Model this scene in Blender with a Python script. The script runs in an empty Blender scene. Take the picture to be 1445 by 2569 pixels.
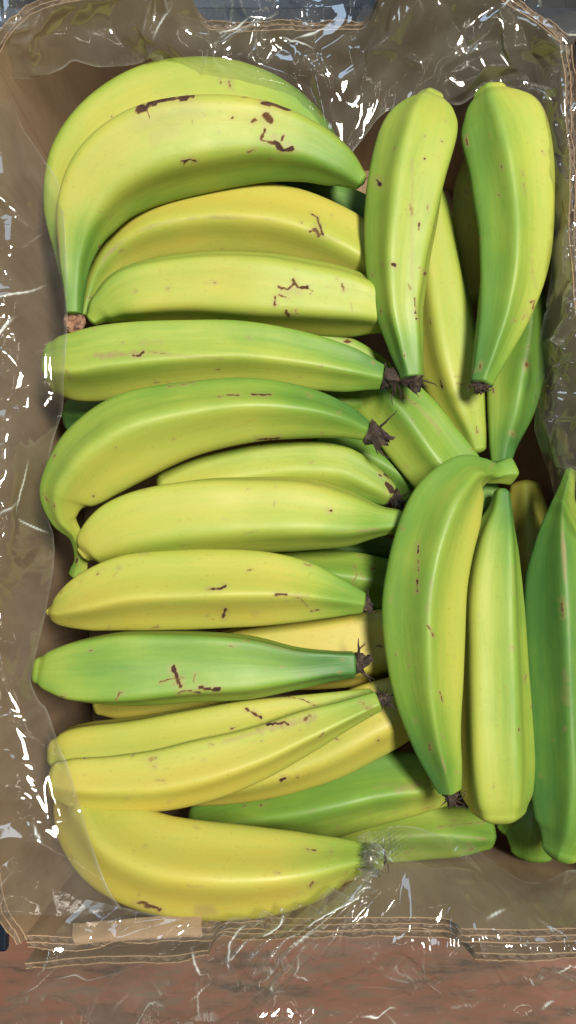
import bpy, math, random
import numpy as np
from mathutils import Vector
from mathutils.geometry import delaunay_2d_cdt

# ------------------------------------------------------------------ camera, world, lamps, exposure
sc = bpy.context.scene
W, H = 1445.0, 2569.0            # photograph size, used to turn pixels into directions
F = 1893.0                       # focal length in photograph pixels
TILT = math.radians(6.0)
CAM = np.array([0.0, -0.42 * math.sin(TILT), 0.18 + 0.42 * math.cos(TILT)])
cd = bpy.data.cameras.new('camera')
cam = bpy.data.objects.new('camera', cd)
sc.collection.objects.link(cam)
cam.location = CAM
cam.rotation_euler = (TILT, 0, 0)
cd.sensor_fit = 'VERTICAL'
cd.sensor_height = 24.0
cd.lens = 24.0 * F / H
cd.clip_start = 0.01
cd.clip_end = 100
sc.camera = cam

world = bpy.data.worlds.new('World')
sc.world = world
world.use_nodes = True
bg = world.node_tree.nodes['Background']
bg.inputs[0].default_value = (0.92, 0.94, 1.0, 1)
bg.inputs[1].default_value = 0.02


def lamp(name, loc, target, sx, sy, power, col):
    l = bpy.data.lights.new(name, 'AREA')
    l.shape = 'RECTANGLE'
    l.size, l.size_y = sx, sy
    l.energy = power
    l.color = col
    o = bpy.data.objects.new(name, l)
    sc.collection.objects.link(o)
    o.location = loc
    o.rotation_euler = (Vector(target) - Vector(loc)).to_track_quat('-Z', 'Y').to_euler()
    return o


WARM, COOL = (1.0, 0.93, 0.80), (0.55, 0.75, 1.0)
lamp('ceiling_lamp', (0.40, 0.16, 1.70), (0, 0, 0.15), 0.45, 0.22, 46, WARM)
lamp('window_light', (-0.5, 2.0, 1.7), (0, 0, 0.15), 1.1, 0.7, 11, COOL)
lamp('window_light', (-1.5, 0.1, 1.35), (0, 0, 0.15), 0.4, 0.5, 4, (0.75, 0.88, 1.0))
for tx, ty, tz, ang in ((-0.35, 0.75, 2.0, 90), (0.1, -0.8, 1.9, 0), (-0.8, -0.6, 1.9, 90), (0.95, 1.0, 2.0, 0), (1.0, -0.7, 2.0, 90)):
    t_ = lamp('glint_lamp', (tx, ty, tz), (0, 0, 0.15), 1.1, 0.025, 0.9, WARM)    # unseen strips, added to put glints on the film
    t_.rotation_euler.rotate_axis('Z', math.radians(ang))

sc.view_settings.view_transform = 'Standard'
sc.view_settings.look = 'None'
sc.view_settings.exposure = 0.14
sc.view_settings.gamma = 1.0
sc.view_settings.use_curve_mapping = False
sc.cycles.transparent_max_bounces = 32
sc.cycles.max_bounces = 8

# ------------------------------------------------------------------ helpers
rng = np.random.default_rng(7)
random.seed(7)
CT, ST = math.cos(TILT), math.sin(TILT)


def P(px, py, z):
    """where the ray through a photograph pixel meets the level z"""
    u, v = (px - W / 2) / F, -(py - H / 2) / F
    d = np.array([u, v * CT + ST, v * ST - CT])
    return CAM + d * ((z - CAM[2]) / d[2])


def depth(p):
    r = np.asarray(p) - CAM
    return r[..., 1] * ST - r[..., 2] * CT


def to_px(p):
    r = np.asarray(p) - CAM
    dp = r[..., 1] * ST - r[..., 2] * CT
    x = r[..., 0] / dp
    y = (r[..., 1] * CT + r[..., 2] * ST) / dp
    return W / 2 + F * x, H / 2 - F * y


def catmull(pts, n, dist_cols=2):
    """n samples, even along the curve, of a Catmull-Rom curve through pts"""
    pts = np.asarray(pts, float)
    ext = np.vstack([2 * pts[0] - pts[1], pts, 2 * pts[-1] - pts[-2]])
    out = []
    for i in range(len(pts) - 1):
        p0, p1, p2, p3 = ext[i:i + 4]
        t = np.linspace(0, 1, 24, endpoint=False)[:, None]
        out.append(0.5 * (2 * p1 + (p2 - p0) * t + (2 * p0 - 5 * p1 + 4 * p2 - p3) * t ** 2 + (3 * p1 - p0 - 3 * p2 + p3) * t ** 3))
    out.append(pts[-1:])
    c = np.vstack(out)
    s = np.concatenate([[0], np.cumsum(np.linalg.norm(np.diff(c[:, :dist_cols], axis=0), axis=1))])
    q = np.linspace(0, s[-1], n)
    return np.stack([np.interp(q, s, c[:, k]) for k in range(c.shape[1])], 1), q


def vnoise(x, y, seed):
    """smooth 2-D value noise in 0..1"""
    x = np.asarray(x, float); y = np.asarray(y, float)
    xi, yi = np.floor(x).astype(np.int64), np.floor(y).astype(np.int64)
    fx, fy = x - xi, y - yi
    fx, fy = fx * fx * (3 - 2 * fx), fy * fy * (3 - 2 * fy)

    def h(a, b):
        n = (a * 374761393 + b * 668265263 + seed * 982451653) & 0x7fffffff
        n = ((n ^ (n >> 13)) * 1274126177) & 0x7fffffff
        return ((n ^ (n >> 16)) & 0xffff) / 65535.0
    return (h(xi, yi) * (1 - fx) + h(xi + 1, yi) * fx) * (1 - fy) + (h(xi, yi + 1) * (1 - fx) + h(xi + 1, yi + 1) * fx) * fy


def smooth(a, b, x):
    t = np.clip((x - a) / (b - a), 0, 1)
    return t * t * (3 - 2 * t)


def mesh_obj(name, verts, faces, mat, parent=None, shade=True):
    me = bpy.data.meshes.new(name)
    me.from_pydata([tuple(v) for v in np.asarray(verts).tolist()], [], faces if isinstance(faces, list) else faces.tolist())
    me.update()
    if shade:
        me.polygons.foreach_set('use_smooth', np.ones(len(me.polygons), bool))
    if mat:
        me.materials.append(mat)
    o = bpy.data.objects.new(name, me)
    sc.collection.objects.link(o)
    if parent:
        o.parent = parent
    return o


def empty(name, loc, label, cat, group=None):
    o = bpy.data.objects.new(name, None)
    o.empty_display_size = 0.02
    sc.collection.objects.link(o)
    o.location = loc
    tag(o, label, cat, group)
    return o


def tag(o, label, cat, group=None):
    o['label'] = label
    o['category'] = cat
    if group:
        o['group'] = group


def adopt(child, parent):
    """parent without moving: mesh data is written in world space"""
    child.parent = parent
    child.location = -Vector(parent.location)


def attr(o, name, vals):
    a = o.data.attributes.new(name, 'FLOAT', 'POINT')
    a.data.foreach_set('value', np.asarray(vals, np.float32))


def grid_faces(nu, nv, wrap=False):
    i, j = np.meshgrid(np.arange(nu - 1), np.arange(nv if wrap else nv - 1), indexing='ij')
    j2 = (j + 1) % nv
    return np.stack([i * nv + j, i * nv + j2, (i + 1) * nv + j2, (i + 1) * nv + j], -1).reshape(-1, 4)


# ------------------------------------------------------------------ materials
def new_mat(name):
    m = bpy.data.materials.new(name)
    m.use_nodes = True
    nt = m.node_tree
    for n in list(nt.nodes):
        nt.nodes.remove(n)
    out = nt.nodes.new('ShaderNodeOutputMaterial')
    return m, nt, out


def N(nt, kind, **kw):
    n = nt.nodes.new(kind)
    for k, v in kw.items():
        if k in n.inputs:
            n.inputs[k].default_value = v
        else:
            setattr(n, k, v)
    return n


def ramp(nt, fac, stops):
    r = nt.nodes.new('ShaderNodeValToRGB')
    e = r.color_ramp.elements
    while len(e) < len(stops):
        e.new(0.5)
    for k, (p, c) in enumerate(stops):
        e[k].position = p
        e[k].color = (*c, 1)
    nt.links.new(fac, r.inputs[0])
    return r.outputs[0]


def mixc(nt, fac, a, b, mode='MIX'):
    m = nt.nodes.new('ShaderNodeMix')
    m.data_type = 'RGBA'
    m.blend_type = mode
    for sock, v in ((m.inputs[0], fac), (m.inputs[6], a), (m.inputs[7], b)):
        if isinstance(v, bpy.types.NodeSocket):
            nt.links.new(v, sock)
        elif isinstance(v, (int, float)):
            sock.default_value = v
        else:
            sock.default_value = (*v, 1)
    return m.outputs[2]


def math_n(nt, op, a, b=0.0, clamp=False):
    m = nt.nodes.new('ShaderNodeMath')
    m.operation = op
    m.use_clamp = clamp
    for k, v in enumerate((a, b)):
        if isinstance(v, bpy.types.NodeSocket):
            nt.links.new(v, m.inputs[k])
        else:
            m.inputs[k].default_value = v
    return m.outputs[0]


def peel_material():
    m, nt, out = new_mat('banana_peel')
    L = nt.links.new
    rip = N(nt, 'ShaderNodeAttribute', attribute_name='ripeness_shade').outputs['Fac']
    scar = N(nt, 'ShaderNodeAttribute', attribute_name='scar').outputs['Fac']
    bruise = N(nt, 'ShaderNodeAttribute', attribute_name='bruise').outputs['Fac']
    uv = N(nt, 'ShaderNodeAttribute', attribute_name='along').outputs['Vector']
    mp = N(nt, 'ShaderNodeMapping'); mp.inputs['Scale'].default_value = (28, 320, 1)
    L(uv, mp.inputs[0])
    streak = N(nt, 'ShaderNodeTexNoise', Scale=1.0, Detail=4.0, Roughness=0.6)
    L(mp.outputs[0], streak.inputs['Vector'])
    geo = N(nt, 'ShaderNodeTexCoord').outputs['Object']
    blot = N(nt, 'ShaderNodeTexNoise', Scale=30.0, Detail=4.0)
    L(geo, blot.inputs['Vector'])
    f = math_n(nt, 'ADD', math_n(nt, 'ADD', rip, 0.09), math_n(nt, 'MULTIPLY', math_n(nt, 'SUBTRACT', streak.outputs[0], 0.5), 0.26))
    f = math_n(nt, 'ADD', f, math_n(nt, 'MULTIPLY', math_n(nt, 'SUBTRACT', blot.outputs[0], 0.5), 0.34), True)
    col = ramp(nt, f, [(0.0, (0.41, 0.325, 0.05)), (0.20, (0.365, 0.35, 0.06)), (0.45, (0.265, 0.33, 0.05)),
                       (0.70, (0.13, 0.245, 0.032)), (1.0, (0.05, 0.145, 0.03))])
    speck = N(nt, 'ShaderNodeTexNoise', Scale=520.0, Detail=2.0)
    L(geo, speck.inputs['Vector'])
    sp = ramp(nt, speck.outputs[0], [(0.64, (0, 0, 0)), (0.74, (1, 1, 1))])
    col = mixc(nt, math_n(nt, 'MULTIPLY', sp, 0.30), col, (0.20, 0.13, 0.03))
    ridge = N(nt, 'ShaderNodeAttribute', attribute_name='ridge').outputs['Fac']
    rub = ramp(nt, math_n(nt, 'MULTIPLY', ridge, math_n(nt, 'ADD', streak.outputs[0], math_n(nt, 'MULTIPLY', math_n(nt, 'SUBTRACT', blot.outputs[0], 0.5), 1.2))), [(0.38, (0, 0, 0)), (0.62, (1, 1, 1))])
    col = mixc(nt, math_n(nt, 'MULTIPLY', rub, 0.7), col, (0.24, 0.19, 0.09))
    col = mixc(nt, bruise, col, (0.25, 0.18, 0.085))
    sc_col = ramp(nt, blot.outputs[0], [(0.32, (0.012, 0.006, 0.004)), (0.52, (0.038, 0.016, 0.007)), (0.68, (0.11, 0.05, 0.016))])
    sc_col = mixc(nt, ramp(nt, scar, [(0.55, (1, 1, 1)), (0.85, (0, 0, 0))]), sc_col, (0.19, 0.115, 0.04))
    frag = N(nt, 'ShaderNodeTexNoise', Scale=430.0, Detail=4.0, Roughness=0.7)
    L(geo, frag.inputs['Vector'])
    scar = math_n(nt, 'ADD', scar, math_n(nt, 'MULTIPLY', math_n(nt, 'SUBTRACT', frag.outputs[0], 0.5), math_n(nt, 'MULTIPLY', scar, 1.5)))
    scar = ramp(nt, scar, [(0.34, (0, 0, 0)), (0.70, (1, 1, 1))])
    col = mixc(nt, scar, col, sc_col)
    b = N(nt, 'ShaderNodeBsdfPrincipled', Roughness=0.36)
    L(col, b.inputs['Base Color'])
    b.inputs['Subsurface Weight'].default_value = 0.06
    b.inputs['Subsurface Radius'].default_value = (1.0, 0.8, 0.2)
    b.inputs['Subsurface Scale'].default_value = 0.004
    b.inputs['Specular IOR Level'].default_value = 0.42
    L(math_n(nt, 'ADD', math_n(nt, 'MULTIPLY', scar, 0.35), math_n(nt, 'ADD', 0.40, math_n(nt, 'MULTIPLY', blot.outputs[0], 0.26))), b.inputs['Roughness'])
    bump = N(nt, 'ShaderNodeBump', Strength=0.22, Distance=0.0006)
    hgt = math_n(nt, 'SUBTRACT', math_n(nt, 'ADD', streak.outputs[0], math_n(nt, 'MULTIPLY', speck.outputs[0], 0.3)), math_n(nt, 'MULTIPLY', scar, 1.5))
    L(hgt, bump.inputs['Height'])
    L(bump.outputs[0], b.inputs['Normal'])
    L(b.outputs[0], out.inputs[0])
    return m


def dried_material():
    m, nt, out = new_mat('dried_brown_fibre')
    geo = N(nt, 'ShaderNodeTexCoord').outputs['Object']
    n = N(nt, 'ShaderNodeTexNoise', Scale=260.0, Detail=4.0)
    nt.links.new(geo, n.inputs['Vector'])
    b = N(nt, 'ShaderNodeBsdfPrincipled', Roughness=0.8)
    nt.links.new(ramp(nt, n.outputs[0], [(0.3, (0.008, 0.005, 0.004)), (0.55, (0.03, 0.018, 0.012)), (0.78, (0.11, 0.075, 0.05))]), b.inputs['Base Color'])
    bump = N(nt, 'ShaderNodeBump', Strength=0.8, Distance=0.001)
    nt.links.new(n.outputs[0], bump.inputs['Height'])
    nt.links.new(bump.outputs[0], b.inputs['Normal'])
    nt.links.new(b.outputs[0], out.inputs[0])
    return m


def crown_material():
    m, nt, out = new_mat('cut_crown')
    geo = N(nt, 'ShaderNodeTexCoord').outputs['Object']
    n = N(nt, 'ShaderNodeTexNoise', Scale=300.0, Detail=5.0)
    nt.links.new(geo, n.inputs['Vector'])
    b = N(nt, 'ShaderNodeBsdfPrincipled', Roughness=0.85)
    nt.links.new(ramp(nt, n.outputs[0], [(0.35, (0.07, 0.03, 0.02)), (0.6, (0.30, 0.16, 0.10))]), b.inputs['Base Color'])
    bump = N(nt, 'ShaderNodeBump', Strength=1.0, Distance=0.0015)
    nt.links.new(n.outputs[0], bump.inputs['Height'])
    nt.links.new(bump.outputs[0], b.inputs['Normal'])
    nt.links.new(b.outputs[0], out.inputs[0])
    return m


def board_material(name, stops, scale=(60, 60, 12), rough=0.85):
    m, nt, out = new_mat(name)
    geo = N(nt, 'ShaderNodeTexCoord').outputs['Object']
    mp = N(nt, 'ShaderNodeMapping'); mp.inputs['Scale'].default_value = scale
    nt.links.new(geo, mp.inputs[0])
    n = N(nt, 'ShaderNodeTexNoise', Scale=1.0, Detail=5.0, Roughness=0.65)
    nt.links.new(mp.outputs[0], n.inputs['Vector'])
    fine = N(nt, 'ShaderNodeTexNoise', Scale=900.0, Detail=2.0)
    nt.links.new(geo, fine.inputs['Vector'])
    col = ramp(nt, n.outputs[0], stops)
    col = mixc(nt, math_n(nt, 'MULTIPLY', fine.outputs[0], 0.35), col, stops[0][1])
    b = N(nt, 'ShaderNodeBsdfPrincipled', Roughness=rough)
    nt.links.new(col, b.inputs['Base Color'])
    bump = N(nt, 'ShaderNodeBump', Strength=0.25, Distance=0.0006)
    nt.links.new(math_n(nt, 'ADD', n.outputs[0], math_n(nt, 'MULTIPLY', fine.outputs[0], 0.4)), bump.inputs['Height'])
    nt.links.new(bump.outputs[0], b.inputs['Normal'])
    nt.links.new(b.outputs[0], out.inputs[0])
    return m


def film_material():
    m, nt, out = new_mat('clear_film')
    geo = N(nt, 'ShaderNodeTexCoord').outputs['Object']
    n = N(nt, 'ShaderNodeTexNoise', Scale=45.0, Detail=4.0)
    nt.links.new(geo, n.inputs['Vector'])
    fine = N(nt, 'ShaderNodeTexNoise', Scale=210.0, Detail=3.0)
    nt.links.new(geo, fine.inputs['Vector'])
    bump = N(nt, 'ShaderNodeBump', Strength=0.12, Distance=0.0008)
    nt.links.new(fine.outputs[0], bump.inputs['Height'])
    tr = N(nt, 'ShaderNodeBsdfTransparent'); tr.inputs[0].default_value = (0.95, 0.95, 0.93, 1)
    gl = N(nt, 'ShaderNodeBsdfGlossy', Roughness=0.05); gl.inputs[0].default_value = (1, 1, 1, 1)
    nt.links.new(bump.outputs[0], gl.inputs['Normal'])
    df = N(nt, 'ShaderNodeBsdfDiffuse')
    fr = N(nt, 'ShaderNodeFresnel', IOR=1.5)
    mx1 = nt.nodes.new('ShaderNodeMixShader')
    white = N(nt, 'ShaderNodeAttribute', attribute_name='crease_glint').outputs['Fac']  # crease whitening and haze, plus glints painted into the film colour
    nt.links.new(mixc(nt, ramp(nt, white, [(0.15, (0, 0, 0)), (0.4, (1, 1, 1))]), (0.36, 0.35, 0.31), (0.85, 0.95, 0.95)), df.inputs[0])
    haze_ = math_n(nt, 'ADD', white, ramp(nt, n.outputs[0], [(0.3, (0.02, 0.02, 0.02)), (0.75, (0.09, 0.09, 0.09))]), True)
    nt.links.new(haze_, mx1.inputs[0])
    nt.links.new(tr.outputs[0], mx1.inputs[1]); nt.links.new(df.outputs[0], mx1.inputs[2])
    mx2 = nt.nodes.new('ShaderNodeMixShader')
    nt.links.new(math_n(nt, 'MINIMUM', math_n(nt, 'ADD', math_n(nt, 'MULTIPLY', fr.outputs[0], 0.45), 0.04), 0.10), mx2.inputs[0])
    nt.links.new(mx1.outputs[0], mx2.inputs[1]); nt.links.new(gl.outputs[0], mx2.inputs[2])
    nt.links.new(mx2.outputs[0], out.inputs[0])
    return m


PEEL = peel_material()
DRIED = dried_material()
CROWN = crown_material()
CARD = board_material('brown_cardboard', [(0.25, (0.20, 0.135, 0.08)), (0.5, (0.30, 0.205, 0.125)), (0.8, (0.38, 0.265, 0.165))])
FLUTE = board_material('cardboard_fluting', [(0.25, (0.08, 0.055, 0.04)), (0.5, (0.14, 0.10, 0.07)), (0.8, (0.22, 0.16, 0.11))], (90, 90, 90))
TABLE = board_material('worn_red_paint', [(0.34, (0.06, 0.042, 0.034)), (0.43, (0.17, 0.092, 0.062)), (0.54, (0.23, 0.098, 0.066)), (0.62, (0.17, 0.115, 0.08)), (0.8, (0.10, 0.08, 0.062))], (14, 60, 14))
NAVY = board_material('dark_navy_plastic', [(0.3, (0.003, 0.007, 0.016)), (0.8, (0.008, 0.016, 0.036))], rough=0.3)
FILM = film_material()

# ------------------------------------------------------------------ table
tb = mesh_obj('table_top', [(-2, -2, 0), (2, -2, 0), (2, 2, 0), (-2, 2, 0)], [(0, 1, 2, 3)], TABLE, shade=False)
tb['kind'] = 'structure'
tb['label'] = 'worn red-brown painted table top under the box'

# ------------------------------------------------------------------ cardboard box
RIM = 0.20
box = empty('cardboard_box', (0, 0, 0.002), 'open brown corrugated cardboard box with notched ends holding the bananas', 'box')


def strip_solid(path, off0, off1, z0, ztop, name, mat, parent, shade=False):
    """a thin upright sheet following path (n,2), between two offsets from it, from z0 up to ztop (per sample)"""
    t = np.gradient(path, axis=0)
    t /= np.linalg.norm(t, axis=1)[:, None]
    nrm = np.stack([-t[:, 1], t[:, 0]], 1)
    a = path + nrm * np.asarray(off0).reshape(-1, 1)
    b = path + nrm * np.asarray(off1).reshape(-1, 1)
    n = len(path)
    zt = np.broadcast_to(ztop, n); zb = np.full(n, z0)
    ring = np.stack([np.column_stack([a, zb]), np.column_stack([a, zt]), np.column_stack([b, zt]), np.column_stack([b, zb])], 1)
    f = grid_faces(n, 4, True).tolist() + [[0, 1, 2, 3], [4 * n - 1, 4 * n - 2, 4 * n - 3, 4 * n - 4]]
    o = mesh_obj(name, ring.reshape(-1, 3), f, mat, None, shade)
    adopt(o, parent) if parent.parent is None else setattr(o, 'parent', parent)
    return o


def panel(name, pxpath, layers, zfun, start=0.0, inner_drop=None, label=None):
    """corrugated board standing along a rim line given in photograph pixels at rim height"""
    pts = [P(x, y, RIM)[:2] for x, y in pxpath]
    L = sum(np.linalg.norm(np.array(a) - b) for a, b in zip(pts[:-1], pts[1:]))
    path, s = catmull(pts, int(L / 0.0009))
    zt = np.array([zfun(to_px(np.array([p[0], p[1], RIM]))) for p in path])
    sd_ = int(abs(pxpath[0][0]) + start * 1e4)
    ragged = (vnoise(s * 900, s * 0, 3 + sd_) - 0.5) * 0.0012 + (vnoise(s * 130, s * 0, 5 + sd_) - 0.5) * 0.0022
    path = path + np.stack([vnoise(s * 45, s * 0, 6 + sd_) - 0.5, vnoise(s * 45, s * 0, 7 + sd_) - 0.5], 1) * 0.0022
    th, tl = 0.0026, 0.0005
    drop = np.zeros(len(path)) if inner_drop is None else np.array([inner_drop(to_px(np.array([p[0], p[1], RIM]))) for p in path])
    inner = strip_solid(path, start, start + tl, 0.004, zt + ragged * 0.4 - drop, name, CARD, box)
    o = start + tl
    for k in range(layers):
        mid = o + th / 2 + (th / 2 - tl * 0.6) * np.sin(2 * math.pi * s / 0.0060 + k * 1.7 + 3.4 * vnoise(s * 70, s * 0, 9 + k)) * (0.45 + 0.55 * vnoise(s * 90, s * 0, 19 + k))
        fl = strip_solid(path, mid - 0.00022, mid + 0.00022, 0.006, zt - 0.0005 + ragged - 0.003 * smooth(0.5, 0.9, vnoise(s * 150, s * 0, 29 + k)), 'fluting', FLUTE, inner, True)
        liner = strip_solid(path, o + th, o + th + tl, 0.004, zt + ragged * 0.8 - 0.002 * smooth(0.55, 0.9, vnoise(s * 70, s * 0, 39 + k + sd_)), 'liner', CARD, inner)
        o += th + tl
    if label:
        inner['label'] = label
    return inner


def notch(x0, x1, depth_, base=RIM):
    def f(q):
        x = q[0]
        d = min(x - x0, x1 - x)
        if d <= 0:
            return base
        e = min(1.0, d / 45.0)
        return base - depth_ * math.sqrt(max(0, 1 - (1 - e) ** 2))
    return f


TOP = [(-12, 150), (40, 70), (150, 12), (470, -38), (940, -46), (1170, -40), (1290, 20), (1408, 110)]
BOT = [(1640, 2325), (1445, 2328), (1150, 2326), (840, 2326), (540, 2328), (300, 2338), (66, 2352)]
LEFT = [(66, 2352), (0, 2200), (-22, 1700), (-34, 1200), (-28, 600), (-12, 150)]
RIGHT = [(1408, 110), (1425, 400), (1446, 800), (1540, 1200), (1640, 1700), (1650, 2100), (1640, 2325)]
topz = notch(470, 960, 0.037)
panel('end_panel', TOP, 2, lambda q: topz(q))
panel('end_panel', [(x, y) for x, y in BOT], 2, notch(540, 1156, 0.013),
      inner_drop=lambda q: 0.012 * float(smooth(190, 230, q[0]) * (1 - smooth(490, 505, q[0]))), label='end panel with its inner paper torn open beside the notch')
panel('end_panel', [(x, y) for x, y in BOT], 1, notch(520, 1190, 0.022), start=0.0115)
panel('side_panel', LEFT, 2, lambda q: RIM)
panel('side_panel', RIGHT, 2, lambda q: RIM)
# floor of the box
fl = [P(x, y, RIM) for x, y in TOP + RIGHT[1:] + BOT[1:] + LEFT[1:-1]]
n = len(fl)
o = mesh_obj('bottom_panel', [(p[0], p[1], 0.006) for p in fl] + [(p[0], p[1], 0.002) for p in fl],
             [list(range(n)), list(range(2 * n - 1, n - 1, -1))] + [[i, i + n, (i + 1) % n + n, (i + 1) % n] for i in range(n)], CARD, None, False)
adopt(o, box)
# inner paper of the torn end, folded back into the box
a, _ = catmull([P(180, 2322, 0.198)[:2], P(330, 2308, 0.198)[:2], P(505, 2298, 0.198)[:2]], 40)
b, _ = catmull([P(190, 2368, 0.204)[:2], P(330, 2360, 0.204)[:2], P(508, 2350, 0.204)[:2]], 40)
rows = []
for k in range(9):
    f = k / 8
    z = 0.1965 + 0.0075 * math.sin(f * math.pi * 0.62) + (vnoise(np.arange(40) * 0.3, np.full(40, k * 0.3), 4) - 0.5) * 0.002
    rows.append(np.column_stack([a * (1 - f) + b * f, z]))
V = np.array(rows).reshape(-1, 3)
o = mesh_obj('torn_paper_flap', np.vstack([V, V - [0, 0, 0.0006]]),
             grid_faces(9, 40).tolist() + (grid_faces(9, 40)[:, ::-1] + 360).tolist(), CARD)
adopt(o, box)

# ------------------------------------------------------------------ dark crates standing beside and behind the box
def crate(x0, x1, y0, y1, h, label):
    e = empty('plastic_crate', ((x0 + x1) / 2, (y0 + y1) / 2, 0), label, 'crate', None)

    def bx(nm, a, b, parent=e):
        (ax, ay, az), (bx_, by, bz) = a, b
        v = [(x, y, z) for z in (az, bz) for x, y in ((ax, ay), (bx_, ay), (bx_, by), (ax, by))]
        q = mesh_obj(nm, v, [(3, 2, 1, 0), (4, 5, 6, 7), (0, 1, 5, 4), (1, 2, 6, 5), (2, 3, 7, 6), (3, 0, 4, 7)], NAVY, None, False)
        q.data.update()
        md = q.modifiers.new('soft edge', 'BEVEL'); md.width = 0.0015; md.segments = 2
        adopt(q, e)
    t = 0.004
    bx('crate_floor', (x0, y0, 0.001), (x1, y1, 0.006))
    bx('crate_wall', (x0, y0, 0.006), (x0 + t, y1, h)); bx('crate_wall', (x1 - t, y0, 0.006), (x1, y1, h))
    bx('crate_wall', (x0 + t, y0, 0.006), (x1 - t, y0 + t, h)); bx('crate_wall', (x0 + t, y1 - t, 0.006), (x1 - t, y1, h))
    r = 0.014
    bx('rim', (x0 - r / 2, y0 - r / 2, h), (x1 + r / 2, y0 + r, h + 0.006)); bx('rim', (x0 - r / 2, y1 - r, h), (x1 + r / 2, y1 + r / 2, h + 0.006))
    bx('rim', (x0 - r / 2, y0 + r, h), (x0 + r, y1 - r, h + 0.006)); bx('rim', (x1 - r, y0 + r, h), (x1 + r / 2, y1 - r, h + 0.006))


cb = P(700, -46, RIM)
crate(-0.24, 0.24, cb[1] + 0.024, cb[1] + 0.35, 0.13, 'dark navy plastic crate behind the notched end of the banana box')
cl = P(88, 2400, 0.12)
crate(-0.50, -0.174, cl[1] + 0.012, cl[1] + 0.30, 0.12, 'dark navy plastic crate alongside the long side of the banana box')

# ------------------------------------------------------------------ bananas
def stroke_mask(X, Y, up, strokes, seed, soft=False):
    m = np.zeros(X.shape)
    for pts, w, inten in strokes:
        d = np.full(X.shape, 1e9)
        if len(pts) == 1:
            pts = [pts[0], (pts[0][0] + 1, pts[0][1])]
        for (x0, y0), (x1, y1) in zip(pts[:-1], pts[1:]):
            dx, dy = x1 - x0, y1 - y0
            t = np.clip(((X - x0) * dx + (Y - y0) * dy) / (dx * dx + dy * dy + 1e-9), 0, 1)
            d = np.minimum(d, np.hypot(X - x0 - t * dx, Y - y0 - t * dy))
        edge = w * (0.25 + 1.15 * vnoise(X / (w * 0.9 + 3), Y / (w * 0.9 + 3), seed))
        k = 0.75 * w if soft else 1.6
        m = np.maximum(m, inten * smooth(edge + k, edge - k, d))
    return m * (up > 0)


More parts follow.
